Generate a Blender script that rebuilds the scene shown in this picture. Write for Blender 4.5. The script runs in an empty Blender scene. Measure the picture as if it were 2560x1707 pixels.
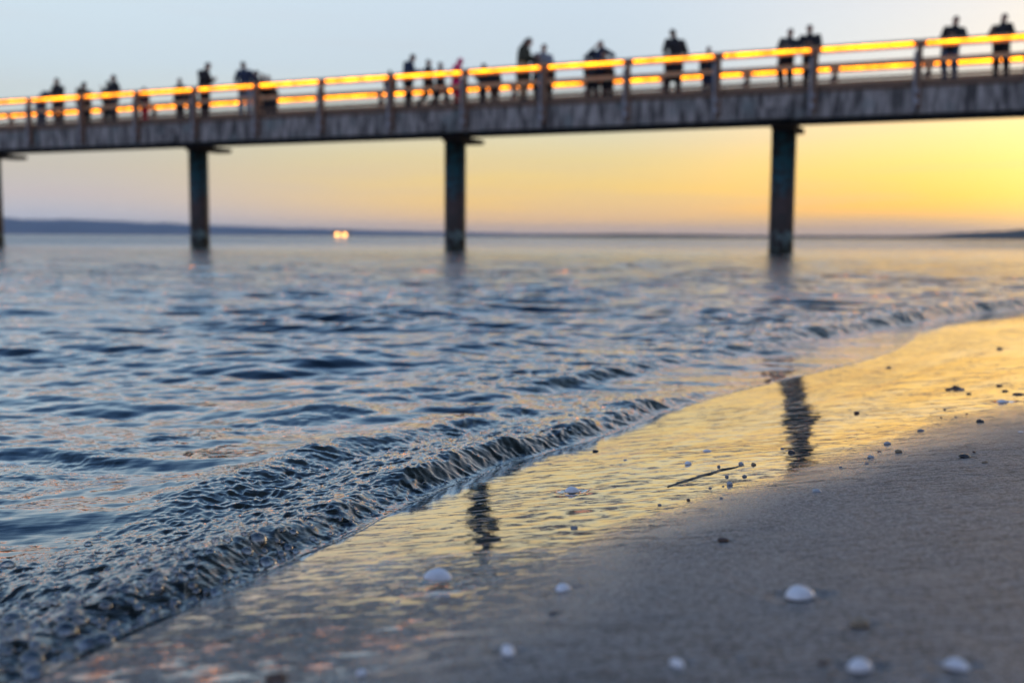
import bpy, bmesh, math, random
import numpy as np
from mathutils import Vector, Matrix

S = bpy.context.scene
COL = S.collection
R = math.radians
random.seed(7)
RNG = np.random.RandomState(11)

# ------------------------------------------------------------------ camera
FPX = 2700.0                      # focal length in pixels of the 2560 px wide photograph
CAM_H = 0.41
cam_d = bpy.data.cameras.new('camera')
cam = bpy.data.objects.new('camera', cam_d); COL.objects.link(cam)
cam_d.sensor_width = 36.0
cam_d.lens = 36.0 * FPX / 2560.0
cam_d.clip_start = 0.02
cam_d.clip_end = 30000
CM = Matrix.Rotation(R(90 - 5.53), 3, 'X') @ Matrix.Rotation(R(0.31), 3, 'Z')
cam.matrix_world = Matrix.Translation((0, 0, CAM_H)) @ CM.to_4x4()
cam_d.dof.use_dof = True
cam_d.dof.focus_distance = 1.5
cam_d.dof.aperture_fstop = 3.9
S.camera = cam
S.render.resolution_x = 1024; S.render.resolution_y = 682

# ------------------------------------------------------------------ colour management, engine
S.view_settings.view_transform = 'Standard'
S.view_settings.look = 'None'
S.view_settings.exposure = 0.45
S.view_settings.gamma = 1.0
S.render.engine = 'CYCLES'
S.cycles.use_denoising = True
S.cycles.max_bounces = 8
S.cycles.transparent_max_bounces = 12
S.cycles.glossy_bounces = 4
S.cycles.diffuse_bounces = 3
S.cycles.caustics_reflective = False
S.cycles.caustics_refractive = False
S.cycles.volume_bounces = 0
S.cycles.sample_clamp_indirect = 6.0


def lin(c):
    return tuple(((v / 255.0) / 12.92 if v / 255.0 <= 0.04045 else ((v / 255.0 + 0.055) / 1.055) ** 2.4) for v in c)


# ------------------------------------------------------------------ sky: clear dusk, sun just set to the right
SUN_AZ = 38.0                     # degrees to the right of the viewing direction
SUN_EL = 1.5
world = bpy.data.worlds.new('World'); S.world = world; world.use_nodes = True
wn = world.node_tree; wn.nodes.clear()


def N(nt, t, **kw):
    n = nt.nodes.new(t)
    for k, v in kw.items():
        setattr(n, k, v)
    return n


def math_node(nt, op, a, b=None, c=None, clamp=False):
    n = nt.nodes.new('ShaderNodeMath'); n.operation = op; n.use_clamp = clamp
    for i, v in enumerate((a, b, c)):
        if v is None: continue
        if isinstance(v, (int, float)): n.inputs[i].default_value = v
        else: nt.links.new(v, n.inputs[i])
    return n.outputs[0]


def ramp(nt, fac, stops, interp='LINEAR'):
    n = nt.nodes.new('ShaderNodeValToRGB'); cr = n.color_ramp; cr.interpolation = interp
    while len(cr.elements) > 1: cr.elements.remove(cr.elements[0])
    cr.elements[0].position = stops[0][0]; cr.elements[0].color = (*stops[0][1], 1)
    for p, c in stops[1:]:
        e = cr.elements.new(p); e.color = (*c, 1)
    if fac is not None: nt.links.new(fac, n.inputs[0])
    return n.outputs[0]


def mixc(nt, f, a, b, mode='MIX'):
    n = nt.nodes.new('ShaderNodeMix'); n.data_type = 'RGBA'; n.blend_type = mode
    for s, v in ((n.inputs[0], f), (n.inputs[6], a), (n.inputs[7], b)):
        if isinstance(v, (int, float)): s.default_value = v
        elif isinstance(v, tuple): s.default_value = (*v, 1) if len(v) == 3 else v
        else: nt.links.new(v, s)
    return n.outputs[2]


def maprange(nt, v, a, b, c=0.0, d=1.0, smooth=False):
    n = nt.nodes.new('ShaderNodeMapRange')
    if smooth: n.interpolation_type = 'SMOOTHSTEP'
    nt.links.new(v, n.inputs[0])
    for i, x in zip((1, 2, 3, 4), (a, b, c, d)): n.inputs[i].default_value = x
    return n.outputs[0]


tc = N(wn, 'ShaderNodeTexCoord')
sep = N(wn, 'ShaderNodeSeparateXYZ'); wn.links.new(tc.outputs['Generated'], sep.inputs[0])
el = math_node(wn, 'ARCSINE', sep.outputs[2])
elf = math_node(wn, 'POWER', math_node(wn, 'DIVIDE', math_node(wn, 'MAXIMUM', el, 0.0), math.pi / 2), 0.5)
az = math_node(wn, 'ARCTAN2', sep.outputs[0], sep.outputs[1])
azd = math_node(wn, 'MULTIPLY', az, 180 / math.pi)


def ep(deg): return (deg / 90.0) ** 0.5


K = 0.80


def L(r, g, b, k=1.0):
    return tuple(v * k * K for v in lin((r, g, b)))


HIGH = [(ep(18), L(166, 206, 238)), (ep(30), L(98, 144, 200)), (ep(50), L(54, 88, 136)), (1.0, L(42, 70, 112))]
SKY_L = ramp(wn, elf, [(0, L(188, 198, 214)), (ep(0.9), L(196, 199, 212)), (ep(1.9), L(206, 198, 198)), (ep(3.3), L(206, 198, 186)),
                       (ep(4.4), L(204, 202, 188)), (ep(6.0), L(202, 212, 212)), (ep(8.5), L(204, 220, 230)), (ep(12.5), L(210, 228, 240))] + HIGH)
SKY_M = ramp(wn, elf, [(0, L(206, 190, 192)), (ep(0.5), L(232, 200, 170)), (ep(1.0), L(250, 206, 148)), (ep(1.7), L(255, 212, 132)), (ep(2.6), L(250, 214, 134)),
                       (ep(4.0), L(238, 216, 154)), (ep(6.0), L(222, 220, 196)), (ep(8.5), L(202, 216, 226)), (ep(12.5), L(206, 222, 236))] + HIGH)
SKY_R = ramp(wn, elf, [(0, L(214, 194, 184)), (ep(0.5), L(236, 200, 160)), (ep(0.95), L(255, 204, 128)), (ep(1.5), (1.1, 0.56, 0.10)), (ep(2.2), (1.15, 0.63, 0.09)),
                       (ep(3.6), (1.15, 0.69, 0.17)), (ep(5.5), (1.05, 0.73, 0.33)), (ep(8.0), L(242, 240, 232)), (ep(12.5), L(234, 236, 240)),
                       (ep(18), L(196, 204, 220)), (ep(30), L(118, 150, 182)), (ep(50), L(56, 90, 124)), (1.0, L(42, 72, 102))])
SKY_B = ramp(wn, elf, [(0, L(196, 190, 208)), (ep(5), L(226, 214, 230)), (ep(14), L(206, 220, 246)), (ep(30), L(150, 178, 226)), (1.0, L(48, 72, 124))])
c = mixc(wn, maprange(wn, azd, -25, 2, smooth=True), SKY_L, SKY_M)
c = mixc(wn, maprange(wn, azd, 3, 24, smooth=True), c, SKY_R)
# light falls off again past the sunset point and behind the viewer
back = maprange(wn, math_node(wn, 'ABSOLUTE', math_node(wn, 'SUBTRACT', azd, 12.0)), 55, 110, smooth=True)
c = mixc(wn, back, c, SKY_B)
# warm bloom of the sunset point itself, to the right of the frame
dx, dy, dz = math.sin(R(SUN_AZ)) * math.cos(R(SUN_EL)), math.cos(R(SUN_AZ)) * math.cos(R(SUN_EL)), math.sin(R(SUN_EL))
dot = N(wn, 'ShaderNodeVectorMath', operation='DOT_PRODUCT'); wn.links.new(tc.outputs['Generated'], dot.inputs[0]); dot.inputs[1].default_value = (dx, dy, dz)
glow = math_node(wn, 'POWER', math_node(wn, 'MAXIMUM', dot.outputs['Value'], 0.0), 60.0)
c = mixc(wn, math_node(wn, 'MULTIPLY', glow, 0.7), c, (2.4, 1.55, 0.5))
nish = N(wn, 'ShaderNodeTexSky'); nish.sky_type = 'NISHITA'; nish.sun_disc = False
nish.sun_elevation = R(SUN_EL); nish.sun_rotation = R(SUN_AZ)
cmp_ = N(wn, 'ShaderNodeMapping'); wn.links.new(tc.outputs['Generated'], cmp_.inputs[0]); cmp_.inputs['Scale'].default_value = (2.2, 2.2, 34); cmp_.inputs['Rotation'].default_value = (R(0.8), R(-1.5), 0)
cn = N(wn, 'ShaderNodeTexNoise'); wn.links.new(cmp_.outputs[0], cn.inputs[0]); cn.inputs['Scale'].default_value = 2.0; cn.inputs['Detail'].default_value = 4
veil = math_node(wn, 'MULTIPLY', maprange(wn, cn.outputs[0], 0.48, 0.68, smooth=True), maprange(wn, el, 0.0, 0.10, 0.22, 0.05))
c = mixc(wn, veil, c, L(206, 190, 192))
bg1 = N(wn, 'ShaderNodeBackground'); wn.links.new(c, bg1.inputs[0]); bg1.inputs[1].default_value = 1.0
bg2 = N(wn, 'ShaderNodeBackground'); wn.links.new(nish.outputs[0], bg2.inputs[0]); bg2.inputs[1].default_value = 0.05
mx = N(wn, 'ShaderNodeMixShader'); mx.inputs[0].default_value = 0.06
wn.links.new(bg1.outputs[0], mx.inputs[1]); wn.links.new(bg2.outputs[0], mx.inputs[2])
wo = N(wn, 'ShaderNodeOutputWorld'); wn.links.new(mx.outputs[0], wo.inputs[0])
world.cycles.sampling_method = 'MANUAL'; world.cycles.sample_map_resolution = 1024

sun_d = bpy.data.lights.new('sun', 'SUN'); sun_d.energy = 0.25; sun_d.angle = R(12); sun_d.color = (1, 0.72, 0.42)
sun = bpy.data.objects.new('sun', sun_d); COL.objects.link(sun)
sun.rotation_euler = Vector((dx, dy, math.sin(R(4)))).to_track_quat('Z', 'Y').to_euler()


# ------------------------------------------------------------------ helpers
def ray(u, v):
    d = CM @ Vector(((u - 1280) / FPX, -(v - 853.5) / FPX, -1.0)); return d


def newmat(name):
    m = bpy.data.materials.new(name); m.use_nodes = True; nt = m.node_tree; nt.nodes.clear()
    out = N(nt, 'ShaderNodeOutputMaterial'); return m, nt, out


def principled(name, base, rough=0.6, noise=None, bump=None, metallic=0.0, spec=0.5, coord='Object'):
    """noise = (scale, colour2, detail, contrast) ; bump = (scale, distance)"""
    m, nt, out = newmat(name)
    p = N(nt, 'ShaderNodeBsdfPrincipled'); nt.links.new(p.outputs[0], out.inputs[0])
    p.inputs['Base Color'].default_value = (*base, 1); p.inputs['Roughness'].default_value = rough
    p.inputs['Metallic'].default_value = metallic; p.inputs['Specular IOR Level'].default_value = spec
    t = N(nt, 'ShaderNodeTexCoord')
    if noise:
        n = N(nt, 'ShaderNodeTexNoise'); nt.links.new(t.outputs[coord], n.inputs[0]); n.inputs['Scale'].default_value = noise[0]; n.inputs['Detail'].default_value = noise[2]
        f = maprange(nt, n.outputs[0], 0.5 - noise[3], 0.5 + noise[3])
        nt.links.new(mixc(nt, f, base, noise[1]), p.inputs['Base Color'])
    if bump:
        n = N(nt, 'ShaderNodeTexNoise'); nt.links.new(t.outputs[coord], n.inputs[0]); n.inputs['Scale'].default_value = bump[0]; n.inputs['Detail'].default_value = 4
        b = N(nt, 'ShaderNodeBump'); b.inputs['Distance'].default_value = bump[1]; nt.links.new(n.outputs[0], b.inputs['Height']); nt.links.new(b.outputs[0], p.inputs['Normal'])
    return m


def link_obj(name, me, mat=None, parent=None, smooth=False):
    o = bpy.data.objects.new(name, me); COL.objects.link(o)
    if mat is not None and len(me.materials) == 0: me.materials.append(mat)
    if parent is not None: o.parent = parent
    if smooth:
        me.polygons.foreach_set('use_smooth', [True] * len(me.polygons))
    return o


def tag(o, label=None, cat=None, group=None, kind=None):
    if label: o['label'] = label
    if cat: o['category'] = cat
    if group: o['group'] = group
    if kind: o['kind'] = kind
    return o


def empty(name, loc, rz=0.0):
    o = bpy.data.objects.new(name, None); COL.objects.link(o); o.location = loc; o.rotation_euler = (0, 0, rz); o.empty_display_size = 0.2
    return o


def bm_obj(name, bm, mat, parent=None, smooth=False):
    me = bpy.data.meshes.new(name); bm.to_mesh(me); bm.free()
    return link_obj(name, me, mat, parent, smooth)


def box(bm, x0, x1, y0, y1, z0, z1, bev=0.0):
    g = bmesh.ops.create_cube(bm, size=1.0)
    vs = g['verts']
    for v in vs:
        v.co = Vector(((x0 + x1) / 2 + v.co.x * (x1 - x0), (y0 + y1) / 2 + v.co.y * (y1 - y0), (z0 + z1) / 2 + v.co.z * (z1 - z0)))
    if bev:
        es = list({e for v in vs for e in v.link_edges})
        bmesh.ops.bevel(bm, geom=es, offset=bev, segments=2, affect='EDGES', profile=0.6)


def grid_mesh(name, P, keep=None, attrs=None):
    """P: (nr, nc, 3) array -> quad mesh; keep: (nr-1, nc-1) bool"""
    nr, nc = P.shape[:2]
    idx = np.arange(nr * nc).reshape(nr, nc)
    q = np.stack([idx[:-1, :-1], idx[:-1, 1:], idx[1:, 1:], idx[1:, :-1]], -1)
    q = q[keep] if keep is not None else q.reshape(-1, 4)
    used = np.zeros(nr * nc, bool); used[q.ravel()] = True
    remap = np.cumsum(used) - 1
    V = P.reshape(-1, 3)[used]; q = remap[q]
    me = bpy.data.meshes.new(name)
    me.vertices.add(len(V)); me.vertices.foreach_set('co', V.astype(np.float32).ravel())
    me.loops.add(q.size); me.loops.foreach_set('vertex_index', q.astype(np.int32).ravel())
    me.polygons.add(len(q)); me.polygons.foreach_set('loop_start', np.arange(0, q.size, 4, dtype=np.int32))
    me.polygons.foreach_set('use_smooth', np.ones(len(q), bool))
    me.update(calc_edges=True)
    for k, a in (attrs or {}).items():
        at = me.attributes.new(k, 'FLOAT', 'POINT'); at.data.foreach_set('value', a.reshape(-1)[used].astype(np.float32))
    return me


_tab = RNG.rand(256, 256)


def vnoise(x, y, seed=0):
    x = x + seed * 17.31; y = y + seed * 9.77
    xi = np.floor(x); yi = np.floor(y); fx = x - xi; fy = y - yi
    fx = fx * fx * fx * (fx * (fx * 6 - 15) + 10); fy = fy * fy * fy * (fy * (fy * 6 - 15) + 10)
    xi = xi.astype(np.int64) & 255; yi = yi.astype(np.int64) & 255; x1 = (xi + 1) & 255; y1 = (yi + 1) & 255
    a = _tab[xi, yi]; b = _tab[x1, yi]; c_ = _tab[xi, y1]; d = _tab[x1, y1]
    return (a + (b - a) * fx) * (1 - fy) + (c_ + (d - c_) * fx) * fy - 0.5


def fbm(x, y, oct=4, seed=0):
    t = 0; am = 1.0
    for k in range(oct):
        t = t + am * vnoise(x * 2 ** k, y * 2 ** k, seed + k * 3); am *= 0.5
    return t


def sst(a, b, x):
    t = np.clip((x - a) / (b - a), 0, 1); return t * t * (3 - 2 * t)


# ------------------------------------------------------------------ the beach and the water line
FRONT = np.array([(-4, -1.9), (-1, -0.85), (0, -0.52), (0.6, -0.345), (0.71, -0.325), (0.825, -0.305), (0.91, -0.28), (1.01, -0.255), (1.10, -0.236), (1.185, -0.212), (1.30, -0.19), (1.48, -0.135),
                  (1.84, 0.0), (1.985, 0.115), (2.147, 0.21), (2.535, 0.385), (2.94, 0.65), (3.3, 0.95), (3.65, 1.22), (4.2, 1.55), (5.2, 2.0), (6.0, 2.64), (6.6, 3.24), (8.5, 5.1), (12, 9.0), (30, 31), (100, 125), (400, 520), (7000, 9000)], float)
RIDGE_B = np.array([(2.2, -0.30), (2.8, 0.08), (3.22, 0.36), (3.69, 0.68), (4.43, 1.26), (5.2, 1.88), (5.96, 2.54), (6.6, 3.18), (8.5, 5.04), (12, 8.95), (30, 31), (7000, 9000)], float)


def _smooth_curve(P):
    y = np.concatenate([np.linspace(P[0, 0], 14, 1500), P[P[:, 0] > 14][:, 0]])
    x = np.interp(y, P[:, 0], P[:, 1])
    k = np.ones(31) / 31
    xs = x.copy(); n = 1500
    for _ in range(2):
        t = np.convolve(xs[:n], k, 'same'); xs[15:n - 15] = t[15:n - 15]
    g = np.gradient(xs, y)
    return y, xs, g


_ey = np.linspace(-5, 5, 4001)
_eg = np.interp(_ey, [-5, 0.3, .7, .9, 1.1, 1.5, 2.1, 3.0, 4, 100], [0, 0, .08, .11, .085, .05, .03, .004, 0, 0])
_ee = np.cumsum(_eg[::-1])[::-1] * (_ey[1] - _ey[0])


def berm(y):
    """the beach face steepens toward the near end, where the swash runs up highest"""
    return np.interp(y, _ey, _ee)


def sheen_width(y):
    return np.interp(y, [.5, .8, 1.0, 1.2, 1.35, 1.6, 2.0, 2.3, 3, 5, 9], [.20, .24, .27, .32, .39, .52, .60, .75, 1.1, 1.8, 3.2])


FC = _smooth_curve(FRONT); BC = _smooth_curve(RIDGE_B)


def shore_s(x, y, C=FC):
    """signed distance landward of the water's edge"""
    xf = np.interp(y, C[0], C[1]); g = np.interp(y, C[0], C[2])
    return (x - xf) / np.sqrt(1 + g * g)


def sand_z(x, y):
    s = shore_s(x, y)
    up = np.tanh(np.maximum(s, 0) / 14.0) * 14.0 * 0.078
    dn = -np.minimum(np.maximum(-s, 0) * 0.06, 2.5)
    z = up + dn + berm(y) * np.exp(-np.maximum(-s, 0) / 0.22)
    z = z + 0.010 * fbm(x * 0.9, y * 0.6, 3, 5) * np.clip(np.abs(s) * 1.5, 0, 1)
    # faint swash rill and long low undulations left by earlier waves
    z = z + 0.0016 * fbm(s * 11, y * 1.6 + x * 0.8, 3, 9) * np.clip(s * 4, 0, 1)
    return z


def at_ground(u, v):
    """point of the beach seen in a direction of the photograph"""
    d = ray(u, v); o = Vector((0, 0, CAM_H))
    t = 0.3
    for k in range(60):
        p = o + d * t
        z = float(sand_z(np.array([p.x]), np.array([p.y]))[0])
        t += (p.z - z) / (-d.z) * 0.8
    p = o + d * t
    return Vector((p.x, p.y, float(sand_z(np.array([p.x]), np.array([p.y]))[0])))


def fan(r0, r1, growth, ang_in, ang_out, dth, dmin=0.0):
    r = [r0]
    while r[-1] < r1:
        r.append(r[-1] + max(dmin, growth(r[-1]) * r[-1]))
    a1 = np.arange(-ang_in, ang_in + dth / 2, dth)
    ext = []; a = ang_in; st = dth
    while a < ang_out:
        st *= 1.06; a += st; ext.append(a)
    ext = np.array(ext)
    th = np.concatenate([-ext[::-1], a1, ext])
    return np.array(r), th


# --- sand
r, th = fan(0.75, 9000, lambda q: 0.004 if q < 14 else 0.004 + 0.04 * min(1, (q - 14) / 40), R(34), R(84), R(0.13))
RR, TT = np.meshgrid(r, th, indexing='ij')
X = RR * np.sin(TT); Y = RR * np.cos(TT) - 0.75
Z = sand_z(X, Y)
s = shore_s(X, Y)
Z = Z + (0.0006 * fbm(X * 60, Y * 60, 2, 21) + 0.0016 * fbm(X * 9, Y * 13, 3, 23) * sst(0.8, 1.4, s / sheen_width(Y))) * sst(-0.2, 0.3, s)
# a few shallow rivulet scars left by draining water
SCAR = ([(1670, 1216), (1700, 1206), (1740, 1194), (1775, 1184), (1800, 1176), (1830, 1170), (1860, 1163)])
for (u, v, wpx) in ((2000, 1492, 84), (1094, 1462, 76), (1408, 1474, 50), (1270, 1632, 52), (1692, 1662, 44), (2150, 1672, 66), (2390, 1668, 60), (1430, 1230, 42), (2148, 1562, 50), (1808, 1352, 30), (2042, 1230, 26), (2410, 1142, 30), (2507, 1006, 30), (2062, 1660, 34)):
    pc = at_ground(u, v); w_ = wpx / FPX * (pc - Vector((0, 0, CAM_H))).length
    near = (np.abs(X - pc.x) < 4 * w_) & (np.abs(Y - pc.y) < 3 * w_)
    ax = X[near] - pc.x; ay = Y[near] - pc.y
    rr_ = np.hypot(ax / (w_ * 0.62), ay / (w_ * 0.55))
    Z[near] += -w_ * 0.07 * np.exp(-((rr_ - 1.0) / 0.35) ** 2) + w_ * 0.035 * np.exp(-((rr_ - 1.9) / 0.4) ** 2) - w_ * 0.06 * np.exp(-(np.abs(ax - w_ * 0.95) / (w_ * .7)) ** 2 - (ay / (w_ * .2)) ** 2)
sand_me = grid_mesh('sand_beach', np.stack([X, Y, Z], -1), attrs={'shore': s / sheen_width(Y)})

m_sand, nt, out = newmat('sand')
P = N(nt, 'ShaderNodeBsdfPrincipled')
t = N(nt, 'ShaderNodeTexCoord')
at = N(nt, 'ShaderNodeAttribute'); at.attribute_name = 'shore'; SH = at.outputs['Fac']


def ntex(scale, detail=4, rough=0.5, vec=None):
    n = N(nt, 'ShaderNodeTexNoise'); nt.links.new(vec or t.outputs['Object'], n.inputs[0])
    n.inputs['Scale'].default_value = scale; n.inputs['Detail'].default_value = detail; n.inputs['Roughness'].default_value = rough
    return n.outputs[0]


nz = ntex(2.6, 5)
shn = math_node(nt, 'ADD', SH, math_node(nt, 'MULTIPLY', math_node(nt, 'SUBTRACT', nz, 0.5), 0.55))
shn = math_node(nt, 'ADD', shn, math_node(nt, 'MULTIPLY', math_node(nt, 'SUBTRACT', ntex(260, 2), 0.5), 0.35))
wet = maprange(nt, shn, 0.72, 1.62, 1.0, 0.0, smooth=True)         # 1 = water film on the sand
gr = math_node(nt, 'ADD', math_node(nt, 'MULTIPLY', ntex(420, 2, 0.6), 0.5), math_node(nt, 'MULTIPLY', ntex(170, 3, 0.7), 0.5))
mott = ntex(9, 6, 0.6)
colw = mixc(nt, mott, (0.022, 0.018, 0.015), (0.052, 0.042, 0.034))
cold = mixc(nt, mott, (0.105, 0.099, 0.096), (0.180, 0.168, 0.162))
col = mixc(nt, wet, cold, colw)
col = mixc(nt, maprange(nt, gr, 0.43, 0.57), mixc(nt, 0.78, col, (0.008, 0.008, 0.008)), mixc(nt, 0.26, col, (0.72, 0.69, 0.66)))
nt.links.new(col, P.inputs['Base Color'])
P.inputs['Roughness'].default_value = 0.55
P.inputs['Specular IOR Level'].default_value = 0.35
# relief: grains everywhere; thin broken ridges parallel to the water's edge where the film drains
mp = N(nt, 'ShaderNodeMapping'); nt.links.new(t.outputs['Object'], mp.inputs[0]); mp.inputs['Rotation'].default_value = (0, 0, R(-28)); mp.inputs['Scale'].default_value = (1.0, 5.0, 1)
st = ntex(13, 5, 0.6, mp.outputs[0])
ridge = maprange(nt, st, 0.53, 0.58, 0.0, 1.0, smooth=True)
zone = maprange(nt, ntex(2.4, 4), 0.42, 0.60, 0.05, 1.3)
b1 = N(nt, 'ShaderNodeBump'); nt.links.new(gr, b1.inputs['Height']); nt.links.new(maprange(nt, wet, 0.0, 0.8, 0.0022, 0.00006), b1.inputs['Distance'])
b2 = N(nt, 'ShaderNodeBump'); nt.links.new(ridge, b2.inputs['Height']); nt.links.new(b1.outputs[0], b2.inputs['Normal'])
nt.links.new(math_node(nt, 'MULTIPLY', zone, 0.0026), b2.inputs['Distance'])
pz = N(nt, 'ShaderNodeSeparateXYZ'); nt.links.new(t.outputs['Object'], pz.inputs[0])
mp2 = N(nt, 'ShaderNodeMapping'); nt.links.new(t.outputs['Object'], mp2.inputs[0]); mp2.inputs['Rotation'].default_value = (0, 0, R(-24)); mp2.inputs['Scale'].default_value = (1.0, 3.2, 1)
rk = maprange(nt, ntex(22, 4, 0.65, mp2.outputs[0]), 0.44, 0.60, 0.0, 1.0, smooth=True)
b4 = N(nt, 'ShaderNodeBump'); nt.links.new(rk, b4.inputs['Height']); nt.links.new(b2.outputs[0], b4.inputs['Normal'])
nt.links.new(math_node(nt, 'MULTIPLY', math_node(nt, 'MULTIPLY', maprange(nt, pz.outputs[1], 0.88, 1.10, 1.0, 0.0), wet), 0.0030), b4.inputs['Distance'])
b2 = b4
b3 = N(nt, 'ShaderNodeBump'); nt.links.new(mott, b3.inputs['Height']); nt.links.new(b2.outputs[0], b3.inputs['Normal']); b3.inputs['Distance'].default_value = 0.0004
nt.links.new(b3.outputs[0], P.inputs['Normal'])
fr = N(nt, 'ShaderNodeFresnel'); fr.inputs['IOR'].default_value = 1.5; nt.links.new(b3.outputs[0], fr.inputs['Normal'])
gls = N(nt, 'ShaderNodeBsdfGlossy'); nt.links.new(b3.outputs[0], gls.inputs['Normal']); nt.links.new(maprange(nt, wet, 0.0, 0.7, 0.38, 0.022), gls.inputs['Roughness'])
fac = math_node(nt, 'MULTIPLY', math_node(nt, 'MULTIPLY_ADD', fr.outputs[0], 2.6, -0.09, clamp=True), maprange(nt, wet, 0.0, 0.75, 0.12, 1.0))
ms = N(nt, 'ShaderNodeMixShader'); nt.links.new(fac, ms.inputs[0]); nt.links.new(P.outputs[0], ms.inputs[1]); nt.links.new(gls.outputs[0], ms.inputs[2])
nt.links.new(ms.outputs[0], out.inputs[0])
tag(link_obj('sand_beach', sand_me, m_sand), kind='structure')

# --- a dark strand added on the film; its colour stands in for a rill's unreflecting slope
m_rill_strip = principled('rill_strip_dark', (0.018, 0.014, 0.008), 0.35, noise=(60, (0.035, 0.022, 0.01), 4, .2))


def streak(name, uv, wid, label, seed):
    rnd = random.Random(seed)
    P_ = [at_ground(u, v) for u, v in uv]
    pts = []
    for a_, b_ in zip(P_[:-1], P_[1:]):
        for k in range(6): pts.append(a_.lerp(b_, k / 6))
    pts.append(P_[-1])
    n_ = len(pts); rings = []; bm = bmesh.new()
    for i, p in enumerate(pts):
        t_ = i / (n_ - 1); w = wid * (0.15 + math.sin(math.pi * min(1, t_ * .9 + .08)) ** .6) * rnd.uniform(.75, 1.2)
        d = (pts[min(i + 1, n_ - 1)] - pts[max(i - 1, 0)]).normalized(); sd = Vector((-d.y, d.x, 0)); off = sd * rnd.uniform(-.2, .2) * w
        z = float(sand_z(np.array([p.x]), np.array([p.y]))[0])
        rings.append([bm.verts.new(Vector((p.x, p.y, z)) + off + sd * w * c_ + Vector((0, 0, h_ * w))) for c_, h_ in ((-.5, -.05), (-.42, .16), (0, .28), (.42, .16), (.5, -.05))])
    for a_, b_ in zip(rings[:-1], rings[1:]):
        for j in range(4): bm.faces.new((a_[j], b_[j], b_[j + 1], a_[j + 1]))
    bmesh.ops.recalc_face_normals(bm, faces=bm.faces)
    tag(bm_obj(name, bm, m_rill_strip, smooth=True), label, 'rill streak')


streak('rill_dark_strip', SCAR[0] if isinstance(SCAR, tuple) else SCAR, 0.0065, 'dark crooked strand added for the dark facing slope of a rill across the golden sheen', 3)

# --- sea
r, th = fan(0.75, 9500, lambda q: (0.0014 if q < 2.9 else 0.0020 if q < 4 else (0.0020 + 0.0026 * min(1, (q - 4) / 12))) if q < 45 else 0.0046 + 0.05 * min(1, (q - 45) / 150), R(32), R(78), R(0.05))
RR, TT = np.meshgrid(r, th, indexing='ij')
X = (RR * np.sin(TT)).astype(np.float32); Y = (RR * np.cos(TT) - 0.75).astype(np.float32)
W = -shore_s(X, Y)                                        # seaward distance from the edge
W = W + 0.014 * fbm(Y * 4.3 + 1.7, Y * 0.3, 3, 31) + 0.008 * fbm(X * 14, Y * 14, 2, 35)
spacing = np.repeat(np.gradient(r)[:, None], len(th), 1).astype(np.float32)
Zs = sand_z(X, Y)


def waves():
    z = np.zeros_like(X)
    rnd = np.random.RandomState(5)
    wx = X + 0.05 * fbm(X * 1.5, Y * 1.5, 2, 41); wy = Y + 0.05 * fbm(X * 1.5, Y * 1.5, 2, 47)
    patch = 0.55 + 1.5 * np.clip(fbm(X * 0.9 + 3, Y * 0.55, 3, 61) + 0.25, 0, 1)
    # dead seaward calm beyond the pier
    calm = 1 - 0.72 * sst(30, 48, np.hypot(X, Y))
    for lam, amp, n, spread, pa in ((2.3, .0045, 3, 10, 0), (1.15, .0036, 4, 14, 0), (.62, .0044, 6, 16, 0), (.33, .0044, 8, 18, .4), (.18, .0031, 9, 20, .6), (.10, .0018, 9, 24, .8), (.055, .00075, 9, 34, 1), (.032, .00026, 8, 44, 1)):
        for k in range(n):
            a = R(rnd.normal(-100, spread)); l = lam * rnd.uniform(.75, 1.3)
            kx, ky = math.cos(a) * 2 * math.pi / l, math.sin(a) * 2 * math.pi / l
            ph = rnd.uniform(0, 6.28)
            fade = np.clip((l / spacing - 3.0) / 4.0, 0, 1).astype(np.float32)
            q = kx * wx + ky * wy + ph
            cmp_ = (np.sin(q) + 0.22 * np.cos(2 * q)) * amp / math.sqrt(n) * 1.45 * fade
            z += cmp_ * (patch if pa == 1 else (1 + (patch - 1) * pa))
    return z * calm


WAV = waves()
ramp_in = 1 - np.exp(-np.maximum(W, 0) / 0.55)
Zw = WAV * ramp_in + berm(Y) * np.exp(-np.maximum(W, 0) / 0.29)
# near bore: two overlapping steps of a small spilling wave
nearB = 1 - sst(2.45, 2.95, Y)
lipn = fbm(Y * 5 + X * 2, Y * 1.1, 3, 71)
w1 = W - 0.012
step1 = 0.027 * sst(0, 0.055, w1) * (0.35 + 0.65 * np.exp(-np.maximum(w1 - 0.07, 0) / 0.20)) * (1 + 0.7 * lipn)
w2 = W - (0.26 + 0.05 * fbm(Y * 2.3, X * 2, 2, 75))
step2 = 0.017 * sst(-0.03, 0.06, w2) * np.exp(-np.maximum(w2 - 0.06, 0) / 0.22) * (1 + 0.9 * fbm(Y * 3 + 5, X * 2.0, 2, 77)) * sst(1.2, 1.6, Y)
w3 = W - (0.62 + 0.10 * fbm(Y * 1.8, X * 1.2, 2, 79))
step3 = 0.012 * sst(-0.06, 0.08, w3) * np.exp(-np.maximum(w3 - 0.08, 0) / 0.25) * np.clip(0.6 + 1.8 * fbm(Y * 2 + 9, X * 1.6, 2, 81), 0, 1.6)
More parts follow.
